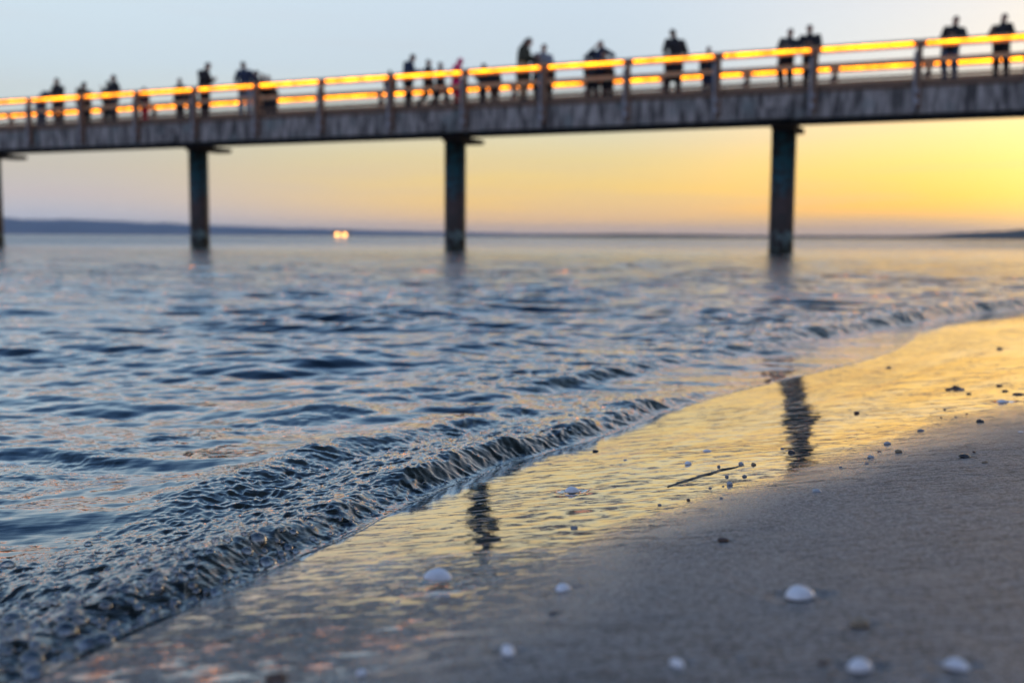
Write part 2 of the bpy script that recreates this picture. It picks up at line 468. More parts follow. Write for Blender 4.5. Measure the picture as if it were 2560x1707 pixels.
# far ridge beyond the thin sheet
WB = -shore_s(X, Y, BC) + 0.035 * fbm(Y * 1.9, X * 1.2, 3, 83)
farB = sst(2.5, 3.0, Y) * (1 - sst(9, 14, Y))
stepB = ((0.022 + 0.014 * sst(3.8, 5.0, Y) + 0.016 * sst(5.0, 6.2, Y)) * sst(-0.03, 0.06, WB) * (0.3 + 0.7 * np.exp(-np.maximum(WB - 0.08, 0) / 0.28))) * (0.85 + 0.6 * fbm(Y * 1.6, X * 1.2, 3, 85) + 0.35 * sst(4.8, 6, Y))
w4 = WB - (0.75 + 0.12 * fbm(Y * 1.2, X, 2, 87))
stepC = 0.016 * sst(-0.08, 0.10, w4) * np.exp(-np.maximum(w4 - 0.1, 0) / 0.4) * np.clip(0.5 + 1.6 * fbm(Y * 1.1 + 4, X * .8, 2, 89), 0, 1.4)
Zw = Zw + nearB * (step1 + step2 + step3) + farB * (stepB + stepC)
film = 0.0013 * sst(-0.003, 0.012, W) * (1 + 0.8 * vnoise(X * 30, Y * 30, 91))
Zw = Zw + film
# churned texture of the bores
wd = np.interp(Y, [0.6, 1.0, 1.3, 1.8, 2.6], [0.42, 0.34, 0.20, 0.17, 0.13])
turb_near = nearB * sst(0.0, 0.03, W) * (1 - sst(wd, wd * 1.9, W)) * 1.1
turb_near = turb_near + nearB * 0.75 * np.exp(-((w2 - 0.03) / 0.07) ** 2) * sst(1.2, 1.6, Y) + nearB * 0.4 * np.exp(-((w3 - 0.02) / 0.09) ** 2)
turb_far = farB * sst(-0.05, 0.03, WB) * (1 - sst(0.25, 0.6, WB)) * (0.8 + 0.9 * sst(3.8, 5.0, Y))
sheet = farB * sst(0.0, 0.05, W) * (1 - sst(-0.02, 0.05, WB)) * 0.22
turb = np.clip(turb_near + turb_far + sheet, 0, 1.8)
cell = lambda f, sd: 1 - 2.2 * np.abs(vnoise(X * f + 0.7 * vnoise(X * f * .6, Y * f * .6, sd + 1), Y * f * 0.85 + 0.7 * vnoise(X * f * .6, Y * f * .6, sd + 2), sd))
Zw = Zw + turb * (0.0038 * (cell(19, 101) - .55) + 0.0030 * (cell(50, 105) - .55) + 0.0019 * (cell(98, 107) - .5) * np.clip(1.6 - spacing / .006, 0, 1) + 0.0009 * (cell(190, 111) - .5) * np.clip(1.6 - spacing / .0035, 0, 1))
# never below the sand under its own edge
depth = Zw - Zs
below = W < 0.0
Zw = np.where(below, Zs - 0.004 + np.maximum(W, -0.05) * 0.3, np.maximum(Zw, Zs + 0.0006))
depth = np.maximum(Zw - Zs, 0)
keep = (W[:-1, :-1] > -0.06)
sea_me = grid_mesh('sea_water', np.stack([X, Y, Zw], -1), keep=keep, attrs={'depth': depth, 'churn': turb})
SEA = (r, th, Zw)


def water_z(x, y):
    rr = math.hypot(x, y + 0.75); tt = math.atan2(x, y + 0.75)
    i = min(np.searchsorted(SEA[0], rr), len(SEA[0]) - 1); j = min(np.searchsorted(SEA[1], tt), len(SEA[1]) - 1)
    return float(SEA[2][i, j])


m_sea, nt, out = newmat('sea_water')
t = N(nt, 'ShaderNodeTexCoord')
atd = N(nt, 'ShaderNodeAttribute'); atd.attribute_name = 'depth'
atc = N(nt, 'ShaderNodeAttribute'); atc.attribute_name = 'churn'
mp = N(nt, 'ShaderNodeMapping'); nt.links.new(t.outputs['Object'], mp.inputs[0]); mp.inputs['Scale'].default_value = (0.55, 2.1, 1)
n1 = N(nt, 'ShaderNodeTexNoise'); nt.links.new(mp.outputs[0], n1.inputs[0]); n1.inputs['Scale'].default_value = 3.2; n1.inputs['Detail'].default_value = 7; n1.inputs['Roughness'].default_value = 0.55
n2 = N(nt, 'ShaderNodeTexNoise'); nt.links.new(mp.outputs[0], n2.inputs[0]); n2.inputs['Scale'].default_value = 38; n2.inputs['Detail'].default_value = 2
cd = N(nt, 'ShaderNodeVectorMath', operation='LENGTH'); nt.links.new(t.outputs['Object'], cd.inputs[0])
dist = cd.outputs['Value']
bA = N(nt, 'ShaderNodeBump'); nt.links.new(n1.outputs[0], bA.inputs['Height'])
nt.links.new(math_node(nt, 'MULTIPLY', maprange(nt, dist, 2.5, 12, 0.0, 0.045), maprange(nt, dist, 34, 60, 1.0, 1.3)), bA.inputs['Distance'])
bB = N(nt, 'ShaderNodeBump'); nt.links.new(n2.outputs[0], bB.inputs['Height']); nt.links.new(bA.outputs[0], bB.inputs['Normal'])
nt.links.new(math_node(nt, 'MULTIPLY', maprange(nt, dist, 1.0, 8, 0.0006, 0.0018), maprange(nt, dist, 15, 40, 1.0, 0.0)), bB.inputs['Distance'])
gl = N(nt, 'ShaderNodeBsdfGlossy'); gl.inputs['Roughness'].default_value = 0.03; nt.links.new(bB.outputs[0], gl.inputs['Normal'])
df = N(nt, 'ShaderNodeBsdfDiffuse')
nt.links.new(mixc(nt, maprange(nt, atc.outputs['Fac'], 0, 0.8), (0.010, 0.022, 0.034), (0.036, 0.040, 0.032)), df.inputs[0])
tr = N(nt, 'ShaderNodeBsdfTransparent'); tr.inputs[0].default_value = (0.72, 0.78, 0.72, 1)
op = maprange(nt, atd.outputs['Fac'], 0.0, 0.055, 0.02, 0.93)
body = N(nt, 'ShaderNodeMixShader'); nt.links.new(op, body.inputs[0]); nt.links.new(tr.outputs[0], body.inputs[1]); nt.links.new(df.outputs[0], body.inputs[2])
fr = N(nt, 'ShaderNodeFresnel'); fr.inputs['IOR'].default_value = 1.34; nt.links.new(bB.outputs[0], fr.inputs['Normal'])
ms = N(nt, 'ShaderNodeMixShader'); nt.links.new(math_node(nt, 'MULTIPLY_ADD', fr.outputs[0], 2.4, -0.045, clamp=True), ms.inputs[0]); nt.links.new(body.outputs[0], ms.inputs[1]); nt.links.new(gl.outputs[0], ms.inputs[2])
nt.links.new(ms.outputs[0], out.inputs[0])
tag(link_obj('sea_water', sea_me, m_sea), kind='structure')
del X, Y, RR, TT, W, WB, WAV, Zs, depth, turb

# --- foam bubbles riding on the near bore (stuff: nobody could count them)
m_bub, nt, out = newmat('bubble_film')
lw = N(nt, 'ShaderNodeFresnel'); lw.inputs['IOR'].default_value = 1.45
g = N(nt, 'ShaderNodeBsdfGlossy'); g.inputs['Roughness'].default_value = 0.05; g.inputs[0].default_value = (0.95, 0.97, 1, 1)
tr = N(nt, 'ShaderNodeBsdfTransparent'); tr.inputs[0].default_value = (0.86, 0.88, 0.9, 1)
ms = N(nt, 'ShaderNodeMixShader'); nt.links.new(math_node(nt, 'ADD', math_node(nt, 'MULTIPLY', lw.outputs[0], 1.0), 0.12), ms.inputs[0])
nt.links.new(tr.outputs[0], ms.inputs[1]); nt.links.new(g.outputs[0], ms.inputs[2]); nt.links.new(ms.outputs[0], out.inputs[0])
bm = bmesh.new()
for k in range(1150):
    y = 0.72 + 0.95 * random.random() ** 1.5 if k % 3 else random.uniform(0.66, 1.0)
    w = min(0.5, random.expovariate(1 / 0.09)) + 0.012
    if y < 1.1 and k % 4: w = random.uniform(0.01, 0.36)
    xf = float(np.interp(y, FC[0], FC[1])); gg = float(np.interp(y, FC[0], FC[2])); q = 1 / math.sqrt(1 + gg * gg)
    x = xf - w * q; y2 = y + w * gg * q * 0.5
    big = random.random() < 0.09 and y < 1.2
    rad = random.uniform(0.006, 0.0115) if big else 0.0012 + 0.0048 * random.random() ** 2.2
    if y > 1.25: rad *= 0.55
    mt = Matrix.Translation((x, y2, water_z(x, y2) - rad * 0.15)) @ Matrix.Diagonal((1, 1, 0.85, 1))
    gmm = bmesh.ops.create_icosphere(bm, subdivisions=3 if big else 2, radius=rad, matrix=mt)
tag(bm_obj('foam_bubbles', bm, m_bub, smooth=True), 'clear foam bubbles scattered over the dark wash at lower left', 'foam', kind='stuff')

# ------------------------------------------------------------------ far shore
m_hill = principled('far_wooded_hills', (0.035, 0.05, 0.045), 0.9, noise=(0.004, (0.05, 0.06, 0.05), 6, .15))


m_farhill = principled('far_hills_haze_tint', (0.12, 0.18, 0.25), 0.9, noise=(0.004, (0.16, 0.22, 0.29), 6, .15))  # distance haze is put into the pale blue base colour


def hills(name, D, prof, depth, seed):
    us = np.linspace(prof[0][0], prof[-1][0], 520)
    h = np.interp(us, [p[0] for p in prof], [p[1] for p in prof])
    thh = np.arctan((us - 1280) / FPX)
    rows = []
    for k, f in enumerate((0, 0.12, 0.3, 0.5, 0.62, 0.8, 1.0)):
        rr = D + depth * f
        hh = h / FPX * D / np.cos(thh) * [0, .45, .85, 1, .95, .6, 0][k]
        hh = hh * (1 + 0.10 * fbm(us / 60 + k, us * 0 + k * 1.3, 4, seed)) + (0.0012 * D * np.abs(fbm(us / 7, us * 0 + k, 3, seed + 4)) if 0 < k < 6 else 0)
        if k in (0, 6): hh = hh * 0 - 1.5
        rows.append(np.stack([rr * np.sin(thh) , rr * np.cos(thh), hh], -1))
    me = grid_mesh(name, np.array(rows))
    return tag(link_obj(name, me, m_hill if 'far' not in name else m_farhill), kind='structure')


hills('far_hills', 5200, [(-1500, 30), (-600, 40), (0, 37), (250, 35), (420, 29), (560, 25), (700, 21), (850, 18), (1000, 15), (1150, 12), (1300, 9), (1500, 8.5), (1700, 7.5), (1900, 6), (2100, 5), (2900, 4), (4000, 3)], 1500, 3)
hills('near_headland', 2600, [(1150, 0), (1380, 4), (1480, 8), (1540, 10), (1700, 9), (1850, 7), (2000, 7), (2150, 7), (2250, 8), (2330, 10), (2420, 16), (2500, 19), (2560, 23), (2900, 34), (3900, 50)], 500, 8)

# hall added to show harbour lights as glowing panels; radio mast on the far shore
m_lit, nt, out = newmat('harbour_light_glow'); em = N(nt, 'ShaderNodeEmission'); em.inputs[0].default_value = (1, 0.42, 0.10, 1); em.inputs[1].default_value = 6.0; nt.links.new(em.outputs[0], out.inputs[0])
m_pale = principled('pale_render', (0.45, 0.43, 0.4), 0.8, noise=(0.5, (0.36, 0.34, 0.32), 3, .2))
m_tile = principled('dark_roof_tiles', (0.08, 0.05, 0.045), 0.8, noise=(1.0, (0.12, 0.07, 0.06), 3, .2))


def az_pt(u, D):
    d = ray(u, 590); a = math.atan2(d.x, d.y); return Vector((D * math.sin(a), D * math.cos(a), 0)), -a


p, a = az_pt(853, 2480)
hall = empty('harbour_light_hall', p, a)
tag(hall, 'pale hall added on far shore, harbour lights built as two glowing orange window fronts', 'building')
bm = bmesh.new(); box(bm, -23, 23, 0, 14, -0.5, 8.0); bm_obj('wall', bm, m_pale, hall)
bm = bmesh.new()
vs = [bm.verts.new(v) for v in ((-24, -1, 8.01), (24, -1, 8.01), (24, 15, 8.01), (-24, 15, 8.01), (-20, 7, 11.5), (20, 7, 11.5))]
for f in ((0, 1, 5, 4), (1, 2, 5), (2, 3, 4, 5), (3, 0, 4), (3, 2, 1, 0)): bm.faces.new([vs[i] for i in f])
bm_obj('roof', bm, m_tile, hall)
for x0 in (-12.5, 3.5):
    bm = bmesh.new(); box(bm, x0, x0 + 8, -0.12, -0.02, 1.0, 6.4); bm_obj('panel', bm, m_lit, hall)
p, a = az_pt(1277, 5150)
bm = bmesh.new()
for z0, z1, w0, w1 in ((0, 30, 1.5, 1.1), (30, 52, 1.1, .6), (52, 62, .35, .2)):
    bmesh.ops.create_cone(bm, cap_ends=True, segments=8, radius1=w0, radius2=w1, depth=z1 - z0, matrix=Matrix.Translation((0, 0, (z0 + z1) / 2)))
for z in (30, 44): bmesh.ops.create_cone(bm, cap_ends=True, segments=12, radius1=2.2, radius2=2.2, depth=2.2, matrix=Matrix.Translation((0, 0, z)))
mast = bm_obj('radio_mast', bm, m_pale); mast.location = p
tag(mast, 'slender radio mast rising above the far wooded shore', 'mast')

# ------------------------------------------------------------------ pier
UX, UY = 0.4100, 0.9121                                     # across the pier, away from the viewer
DX, DY = -UY, UX                                            # along the pier, to the left
pier_rz = math.atan2(DY, DX)                                # local x = along (left), local -y = away


def along(u, v, D):
    """point (q, z) where a direction of the photograph meets the upright plane D metres off along the pier's normal"""
    d = ray(u, v); t_ = D / (d.x * UX + d.y * UY); p_ = Vector((0, 0, CAM_H)) + d * t_
    return p_.x * DX + p_.y * DY, p_.z


# local frame of the pier: x = along q, y = toward the viewer (so +y local = -U), z up
pier = empty('pier', (0, 0, 0), 0)
PM = Matrix(((DX, -UX, 0, 0), (DY, -UY, 0, 0), (0, 0, 1, 0), (0, 0, 0, 1)))
ox, oy = UX * 31.85, UY * 31.85
pier.matrix_world = Matrix.Translation((ox, oy, 0)) @ PM
tag(pier, 'long concrete and timber pier with orange lit railings crossing above the sea', 'pier')

m_conc, nt, out = newmat('weathered_concrete')
P = N(nt, 'ShaderNodeBsdfPrincipled'); nt.links.new(P.outputs[0], out.inputs[0]); P.inputs['Roughness'].default_value = 0.8
t = N(nt, 'ShaderNodeTexCoord')
mp = N(nt, 'ShaderNodeMapping'); nt.links.new(t.outputs['Object'], mp.inputs[0]); mp.inputs['Scale'].default_value = (3.2, 3.2, 0.55)
n1 = N(nt, 'ShaderNodeTexNoise'); nt.links.new(mp.outputs[0], n1.inputs[0]); n1.inputs['Scale'].default_value = 1.6; n1.inputs['Detail'].default_value = 6; n1.inputs['Roughness'].default_value = 0.65
n2 = N(nt, 'ShaderNodeTexNoise'); nt.links.new(t.outputs['Object'], n2.inputs[0]); n2.inputs['Scale'].default_value = 1.3; n2.inputs['Detail'].default_value = 5
cc = mixc(nt, maprange(nt, n1.outputs[0], 0.40, 0.60), (0.06, 0.058, 0.058), (0.36, 0.345, 0.33))
cc = mixc(nt, maprange(nt, n2.outputs[0], 0.52, 0.72), cc, (0.17, 0.21, 0.21))
nt.links.new(cc, P.inputs['Base Color'])
b = N(nt, 'ShaderNodeBump'); b.inputs['Distance'].default_value = 0.02; nt.links.new(n1.outputs[0], b.inputs['Height']); nt.links.new(b.outputs[0], P.inputs['Normal'])
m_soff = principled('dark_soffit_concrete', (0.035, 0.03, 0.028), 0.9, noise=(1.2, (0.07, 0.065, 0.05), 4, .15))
m_wood = principled('weathered_timber', (0.16, 0.10, 0.065), 0.7, noise=(2.5, (0.10, 0.07, 0.05), 5, .2), bump=(20, .004))
m_rail = principled('rail_timber_glow_tint', (0.50, 0.32, 0.17), 0.65, noise=(3, (0.36, 0.23, 0.13), 5, .2), bump=(25, .003))  # pale warm tone carries part of the light strips' amber glow
m_steel = principled('galvanised_steel', (0.26, 0.28, 0.32), 0.5, noise=(6, (0.15, 0.16, 0.18), 3, .2), metallic=0.5)
m_led, nt, out = newmat('amber_light_strip'); em = N(nt, 'ShaderNodeEmission'); em.inputs[0].default_value = (1, 0.27, 0.002, 1); nt.links.new(em.outputs[0], out.inputs[0])
gp = N(nt, 'ShaderNodeNewGeometry'); ln = N(nt, 'ShaderNodeTexNoise'); nt.links.new(gp.outputs['Position'], ln.inputs[0]); ln.inputs['Scale'].default_value = 2.4; ln.inputs['Detail'].default_value = 3
nt.links.new(maprange(nt, ln.outputs[0], 0.35, 0.65, 3.5, 9.0), em.inputs[1])

# pile material: painted teal steel jacket over rust and algae, by height above the water
m_pile, nt, out = newmat('pile_painted_and_rusted')
P = N(nt, 'ShaderNodeBsdfPrincipled'); nt.links.new(P.outputs[0], out.inputs[0]); P.inputs['Roughness'].default_value = 0.6
t = N(nt, 'ShaderNodeTexCoord'); sp = N(nt, 'ShaderNodeSeparateXYZ'); nt.links.new(t.outputs['Object'], sp.inputs[0])
n1 = N(nt, 'ShaderNodeTexNoise'); nt.links.new(t.outputs['Object'], n1.inputs[0]); n1.inputs['Scale'].default_value = 2.2; n1.inputs['Detail'].default_value = 6
zz = math_node(nt, 'ADD', sp.outputs[2], math_node(nt, 'MULTIPLY', math_node(nt, 'SUBTRACT', n1.outputs[0], 0.5), 1.5))
cc = ramp(nt, math_node(nt, 'DIVIDE', zz, 4.0), [(0, (0.02, 0.025, 0.012)), (0.045, (0.03, 0.035, 0.015)), (0.05, (0.15, 0.24, 0.24)), (0.10, (0.14, 0.21, 0.21)), (0.115, (0.035, 0.022, 0.02)), (0.42, (0.05, 0.025, 0.022)), (0.47, (0.012, 0.075, 0.10)), (0.80, (0.012, 0.08, 0.10)), (0.9, (0.03, 0.03, 0.028)), (1, (0.03, 0.028, 0.024))])
n3 = N(nt, 'ShaderNodeTexNoise'); nt.links.new(t.outputs['Object'], n3.inputs[0]); n3.inputs['Scale'].default_value = 5; n3.inputs['Detail'].default_value = 5
nt.links.new(mixc(nt, maprange(nt, n3.outputs[0], 0.45, 0.62), mixc(nt, 0.12, cc, (0.005, 0.006, 0.007)), (0.018, 0.015, 0.014)), P.inputs['Base Color'])

NEAR = 31.85 - 30.3                 # local y of the near girder face (posts are bolted on it)
FAR = -2.0
Q0, Q1 = -8.2, 66.0
Z_SOF, Z_TOP = 3.65, 4.33           # girder
DECK = 4.50
# deck boards (one surface), edge boards, girders
bm = bmesh.new(); box(bm, Q0, Q1, FAR - 0.02, NEAR + 0.02, DECK - 0.06, DECK); bm_obj('deck', bm, m_wood, pier)
qs = [5.79 - 10.6] + [5.79 + 10.6 * k for k in range(0, 6)]
ends = [Q0] + [q + 0.35 for q in qs] + [Q1]
for a_, b_ in zip(ends[:-1], ends[1:]):
    bm = bmesh.new(); box(bm, a_ + .02, b_ - .02, NEAR - 0.34, NEAR, Z_SOF, Z_TOP, 0.012); bm_obj('edge_beam', bm, m_conc, pier)
    bm = bmesh.new(); box(bm, a_ + .02, b_ - .02, FAR + 0.0, FAR + 0.34, Z_SOF + 0.15, Z_TOP, 0.012); bm_obj('edge_beam', bm, m_conc, pier)
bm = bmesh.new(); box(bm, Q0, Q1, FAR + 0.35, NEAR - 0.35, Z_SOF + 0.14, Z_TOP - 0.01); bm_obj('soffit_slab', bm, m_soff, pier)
bm = bmesh.new(); box(bm, Q0, Q1, NEAR - 0.3, NEAR + 0.045, Z_TOP + 0.003, DECK - 0.062, 0.008); bm_obj('edge_board', bm, m_wood, pier)
bm = bmesh.new(); box(bm, Q0, Q1, FAR - 0.045, FAR + 0.3, Z_TOP + 0.003, DECK - 0.062, 0.008); bm_obj('edge_board', bm, m_wood, pier)
# piles and cap beams
for q in qs:
    bm = bmesh.new()
    bmesh.ops.create_cone(bm, cap_ends=True, segments=40, radius1=0.352, radius2=0.352, depth=5.4, matrix=Matrix.Translation((0, 0, 3.488 - 2.7)))
    o = bm_obj('pile', bm, m_pile, pier, smooth=True); o.location = (q, 0, 0)
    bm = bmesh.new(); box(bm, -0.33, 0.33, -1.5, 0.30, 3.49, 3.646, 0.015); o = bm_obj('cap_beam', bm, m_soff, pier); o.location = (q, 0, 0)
    bm = bmesh.new(); box(bm, -0.46, 0.46, NEAR + 0.004, NEAR + 0.16, 3.655, 3.96, 0.012); o = bm_obj('cap_block', bm, m_conc, pier); o.location = (q, 0, 0)


def bolt_bm(x, y, z, dirn):
    bm = bmesh.new()
    bmesh.ops.create_cone(bm, cap_ends=True, segments=16, radius1=0.085, radius2=0.08, depth=0.03, matrix=Matrix.Translation((x, y, z)) @ Matrix.Rotation(R(90), 4, 'X'))
    bmesh.ops.create_cone(bm, cap_ends=True, segments=6, radius1=0.032, radius2=0.03, depth=0.06, matrix=Matrix.Translation((x, y + dirn * 0.03, z)) @ Matrix.Rotation(R(90), 4, 'X'))
    return bm


posts = [2.10 + 2.62 * k for k in range(-3, 24)]
RAIL = 5.52
for side, yy, sg in (('near', NEAR, 1), ('far', FAR, -1)):
    # post: timber leg bolted outside the girder
    y0, y1 = (yy + 0.05, yy + 0.17) if sg > 0 else (yy - 0.17, yy - 0.05)
    proto = None
    for q in posts:
        if side == 'far' and not (q < 60): continue
        if proto is None:
            bm = bmesh.new(); box(bm, -0.07, 0.07, y0, y1, 3.78 if sg > 0 else 4.02, RAIL - 0.075, 0.01); proto = bm_obj('railing_post', bm, m_steel if False else m_wood, pier)
            proto.location = (q, 0, 0); o = proto
            bm = bmesh.new(); box(bm, 0.072, 0.135, y0 - .01, y1 + .01, 3.70 if sg > 0 else 4.0, RAIL - 0.30, 0.006); br = bm_obj('steel_bracket', bm, m_steel, proto)
            bmesh_ = bolt_bm(0.05, (y1 + .012) if sg > 0 else (y0 - .012), 4.20 if sg > 0 else 4.34, sg); bo1 = bm_obj('bolt', bmesh_, m_steel, proto)
            bmesh_ = bolt_bm(0.05, (y1 + .012) if sg > 0 else (y0 - .012), 3.94 if sg > 0 else 4.14, sg); bo2 = bm_obj('bolt', bmesh_, m_steel, proto)
        else:
            o = proto.copy(); COL.objects.link(o); o.parent = pier; o.location = (q, 0, 0)
            for bb in (br, bo1, bo2):
                c2 = bb.copy(); COL.objects.link(c2); c2.parent = o
    Lb = 2.62
    bmh = bmesh.new(); box(bmh, 0.004, Lb - 0.004, yy - 0.09 + (0.06 if sg > 0 else -0.06), yy + 0.09 + (0.06 if sg > 0 else -0.06), RAIL - 0.07, RAIL, 0.012)
    bmm = bmesh.new(); box(bmm, 0.004, Lb - 0.004, (yy + 0.003) if sg > 0 else (yy - 0.045), (yy + 0.045) if sg > 0 else (yy - 0.003), 4.95, 5.07, 0.006)
    bml = bmesh.new(); box(bml, 0.004, Lb - 0.004, (yy + 0.003) if sg > 0 else (yy - 0.045), (yy + 0.045) if sg > 0 else (yy - 0.003), 4.60, 4.67, 0.006)
    ys = (yy + 0.105) if sg > 0 else (yy + 0.02)
    bms = bmesh.new(); box(bms, 0.16, Lb - 0.16, ys - 0.022, ys + 0.022, RAIL - 0.116, RAIL - 0.073, 0.006)
    bmf = bmesh.new(); box(bmf, 0.004, Lb - 0.004, ys - 0.075, ys - 0.035, RAIL - 0.205, RAIL - 0.072, 0.004)  # backing board added to block the sky behind the light strip
    protos = [bm_obj('handrail', bmh, m_rail, pier), bm_obj('mid_rail', bmm, m_rail, pier), bm_obj('low_rail', bml, m_wood, pier), bm_obj('light_strip', bms, m_led, pier), bm_obj('strip_backboard', bmf, m_rail, pier)]
    for i, q in enumerate(posts[:-1]):
        for pr in protos:
            if i == 0: o = pr
            else:
                o = pr.copy(); COL.objects.link(o); o.parent = pier
            o.location = (q, 0, 0)

# ------------------------------------------------------------------ people on the pier
def fabric(name, c_):
    return principled(name, c_, 0.85, noise=(14, tuple(v * 0.7 for v in c_), 4, .2))


M_SKIN = principled('skin', (0.42, 0.26, 0.19), 0.6)
FAB = {k: fabric('cloth_' + k, v) for k, v in dict(black=(0.018, 0.018, 0.022), navy=(0.02, 0.035, 0.075), charcoal=(0.045, 0.045, 0.05), brown=(0.10, 0.06, 0.035), grey=(0.24, 0.26, 0.29),
                                                  pale=(0.45, 0.52, 0.62), magenta=(0.75, 0.012, 0.17), red=(0.70, 0.015, 0.03), tan=(0.42, 0.30, 0.17), jeans=(0.06, 0.11, 0.19), light_jeans=(0.35, 0.42, 0.5), olive=(0.05, 0.05, 0.03)).items()}
M_HAIR = principled('dark_hair', (0.02, 0.014, 0.01), 0.6, noise=(60, (0.05, 0.03, 0.02), 3, .2))


def frustum(bm, a, ra, b, rb, seg=12):
    a = Vector(a); b = Vector(b); d = b - a; ln = d.length
    if ln > 1e-5:
        mt = Matrix.Translation((a + b) / 2) @ d.to_track_quat('Z', 'Y').to_matrix().to_4x4()
        bmesh.ops.create_cone(bm, cap_ends=True, segments=seg, radius1=ra, radius2=rb, depth=ln, matrix=mt)
    for p_, r_ in ((a, ra), (b, rb)):
        bmesh.ops.create_icosphere(bm, subdivisions=2, radius=r_, matrix=Matrix.Translation(p_))


def ell(bm, c_, rx, ry, rz, rot=None):
    mt = Matrix.Translation(c_) @ (rot.to_4x4() if rot is not None else Matrix.Identity(4)) @ Matrix.Diagonal((rx, ry, rz, 1))
    bmesh.ops.create_icosphere(bm, subdivisions=3, radius=1.0, matrix=mt)


def fuse(bm, name, voxel):
    me = bpy.data.meshes.new(name + '_src'); bm.to_mesh(me); bm.free()
    o = bpy.data.objects.new('tmp', me); COL.objects.link(o)
    md = o.modifiers.new('r', 'REMESH'); md.mode = 'VOXEL'; md.voxel_size = voxel; md.use_smooth_shade = True
    sm = o.modifiers.new('s', 'SMOOTH'); sm.iterations = 3; sm.factor = 0.5
    dg = bpy.context.evaluated_depsgraph_get(); me2 = bpy.data.meshes.new_from_object(o.evaluated_get(dg)); me2.name = name
    bpy.data.objects.remove(o); bpy.data.meshes.remove(me)
    return me2


def pose(kind):
    """joints of a 1.75 m person facing +y; returns dict"""
    J = dict(pelvis=(0, 0, .95), waist=(0, 0, 1.08), chest=(0, 0, 1.32), neck=(0, 0, 1.48), head=(0, .015, 1.625),
             shL=(-.18, 0, 1.40), shR=(.18, 0, 1.385), elL=(-.25, -.02, 1.13), elR=(.25, -.02, 1.13), haL=(-.24, .07, .88), haR=(.24, .07, .88),
             hpL=(-.095, 0, .92), hpR=(.095, 0, .92), knL=(-.10, .02, .50), knR=(.10, .02, .50), ftL=(-.11, 0, .08), ftR=(.11, 0, .08))
    if kind == 'rail':      # forearms on the railing
        J.update(waist=(0, .04, 1.07), chest=(0, .14, 1.27), neck=(0, .23, 1.41), head=(0, .29, 1.55), shL=(-.20, .18, 1.36), shR=(.20, .18, 1.36), elL=(-.27, .30, 1.12), elR=(.27, .30, 1.12), haL=(-.10, .48, 1.12), haR=(.10, .48, 1.12))
    elif kind == 'phone':   # looking down at something held in front
        J.update(chest=(0, .03, 1.31), neck=(0, .07, 1.46), head=(0, .15, 1.585), elL=(-.24, .06, 1.13), elR=(.24, .06, 1.13), haL=(-.06, .32, 1.17), haR=(.07, .32, 1.19))
    elif kind == 'walk':
        J.update(knL=(-.09, .20, .53), ftL=(-.09, .30, .10), knR=(.09, -.04, .50), ftR=(.09, -.34, .14), elL=(-.24, -.12, 1.15), haL=(-.22, -.10, .90), elR=(.24, .10, 1.15), haR=(.22, .26, .96))
    elif kind == 'bend':    # bowed far over the rail
        J.update(waist=(0, .10, 1.05), chest=(0, .30, 1.16), neck=(0, .45, 1.22), head=(0, .56, 1.27), shL=(-.19, .38, 1.22), shR=(.19, .38, 1.22), elL=(-.26, .50, 1.02), elR=(.26, .50, 1.02), haL=(-.14, .70, 1.08), haR=(.14, .70, 1.08))
    elif kind == 'wide':    # elbows out, hands at the face as with a camera
        J.update(elL=(-.42, .10, 1.26), elR=(.42, .10, 1.26), haL=(-.10, .20, 1.52), haR=(.10, .20, 1.52))
    elif kind == 'chat':    # weight on one hip, head turned, one hand lifted
        J.update(waist=(.03, 0, 1.07), chest=(.01, -.02, 1.30), neck=(-.02, .0, 1.46), head=(-.05, .03, 1.60), elR=(.30, .06, 1.14), haR=(.16, .30, 1.24), elL=(-.27, -.06, 1.14), haL=(-.17, .04, .96), knL=(-.15, .06, .50), ftL=(-.18, .05, .08))
    elif kind == 'slouch':  # one elbow on the rail, shoulders dropped
        J.update(waist=(-.03, .03, 1.06), chest=(-.08, .08, 1.27), neck=(-.10, .15, 1.40), head=(-.12, .20, 1.53), shL=(-.27, .10, 1.30), shR=(.10, .10, 1.36), elL=(-.36, .26, 1.10), haL=(-.14, .40, 1.12), elR=(.22, .02, 1.10), haR=(.18, .14, .90), knR=(.14, .10, .52))
    return {k: Vector(v) for k, v in J.items()}


def hand(bm, wrist, elbow, mirror):
    d = (wrist - elbow).normalized(); side = Vector((mirror, 0, 0)); side = (side - d * side.dot(d)).normalized(); up = d.cross(side)
    palm = wrist + d * 0.05
    frustum(bm, wrist, .024, palm + d * .03, .030, 8)
    for k, ln in enumerate((.062, .075, .07, .055)):
        b0 = palm + d * .035 + side * (-.027 + .018 * k); b1 = b0 + d * ln * .55 - up * .008 * mirror; b2 = b1 + d * ln * .4 - up * .022 * mirror
        frustum(bm, b0, .0095, b1, .0088, 6); frustum(bm, b1, .0088, b2, .0078, 6)
    t0 = palm - side * .028; frustum(bm, t0, .012, t0 - side * .026 + d * .035, .010, 6)


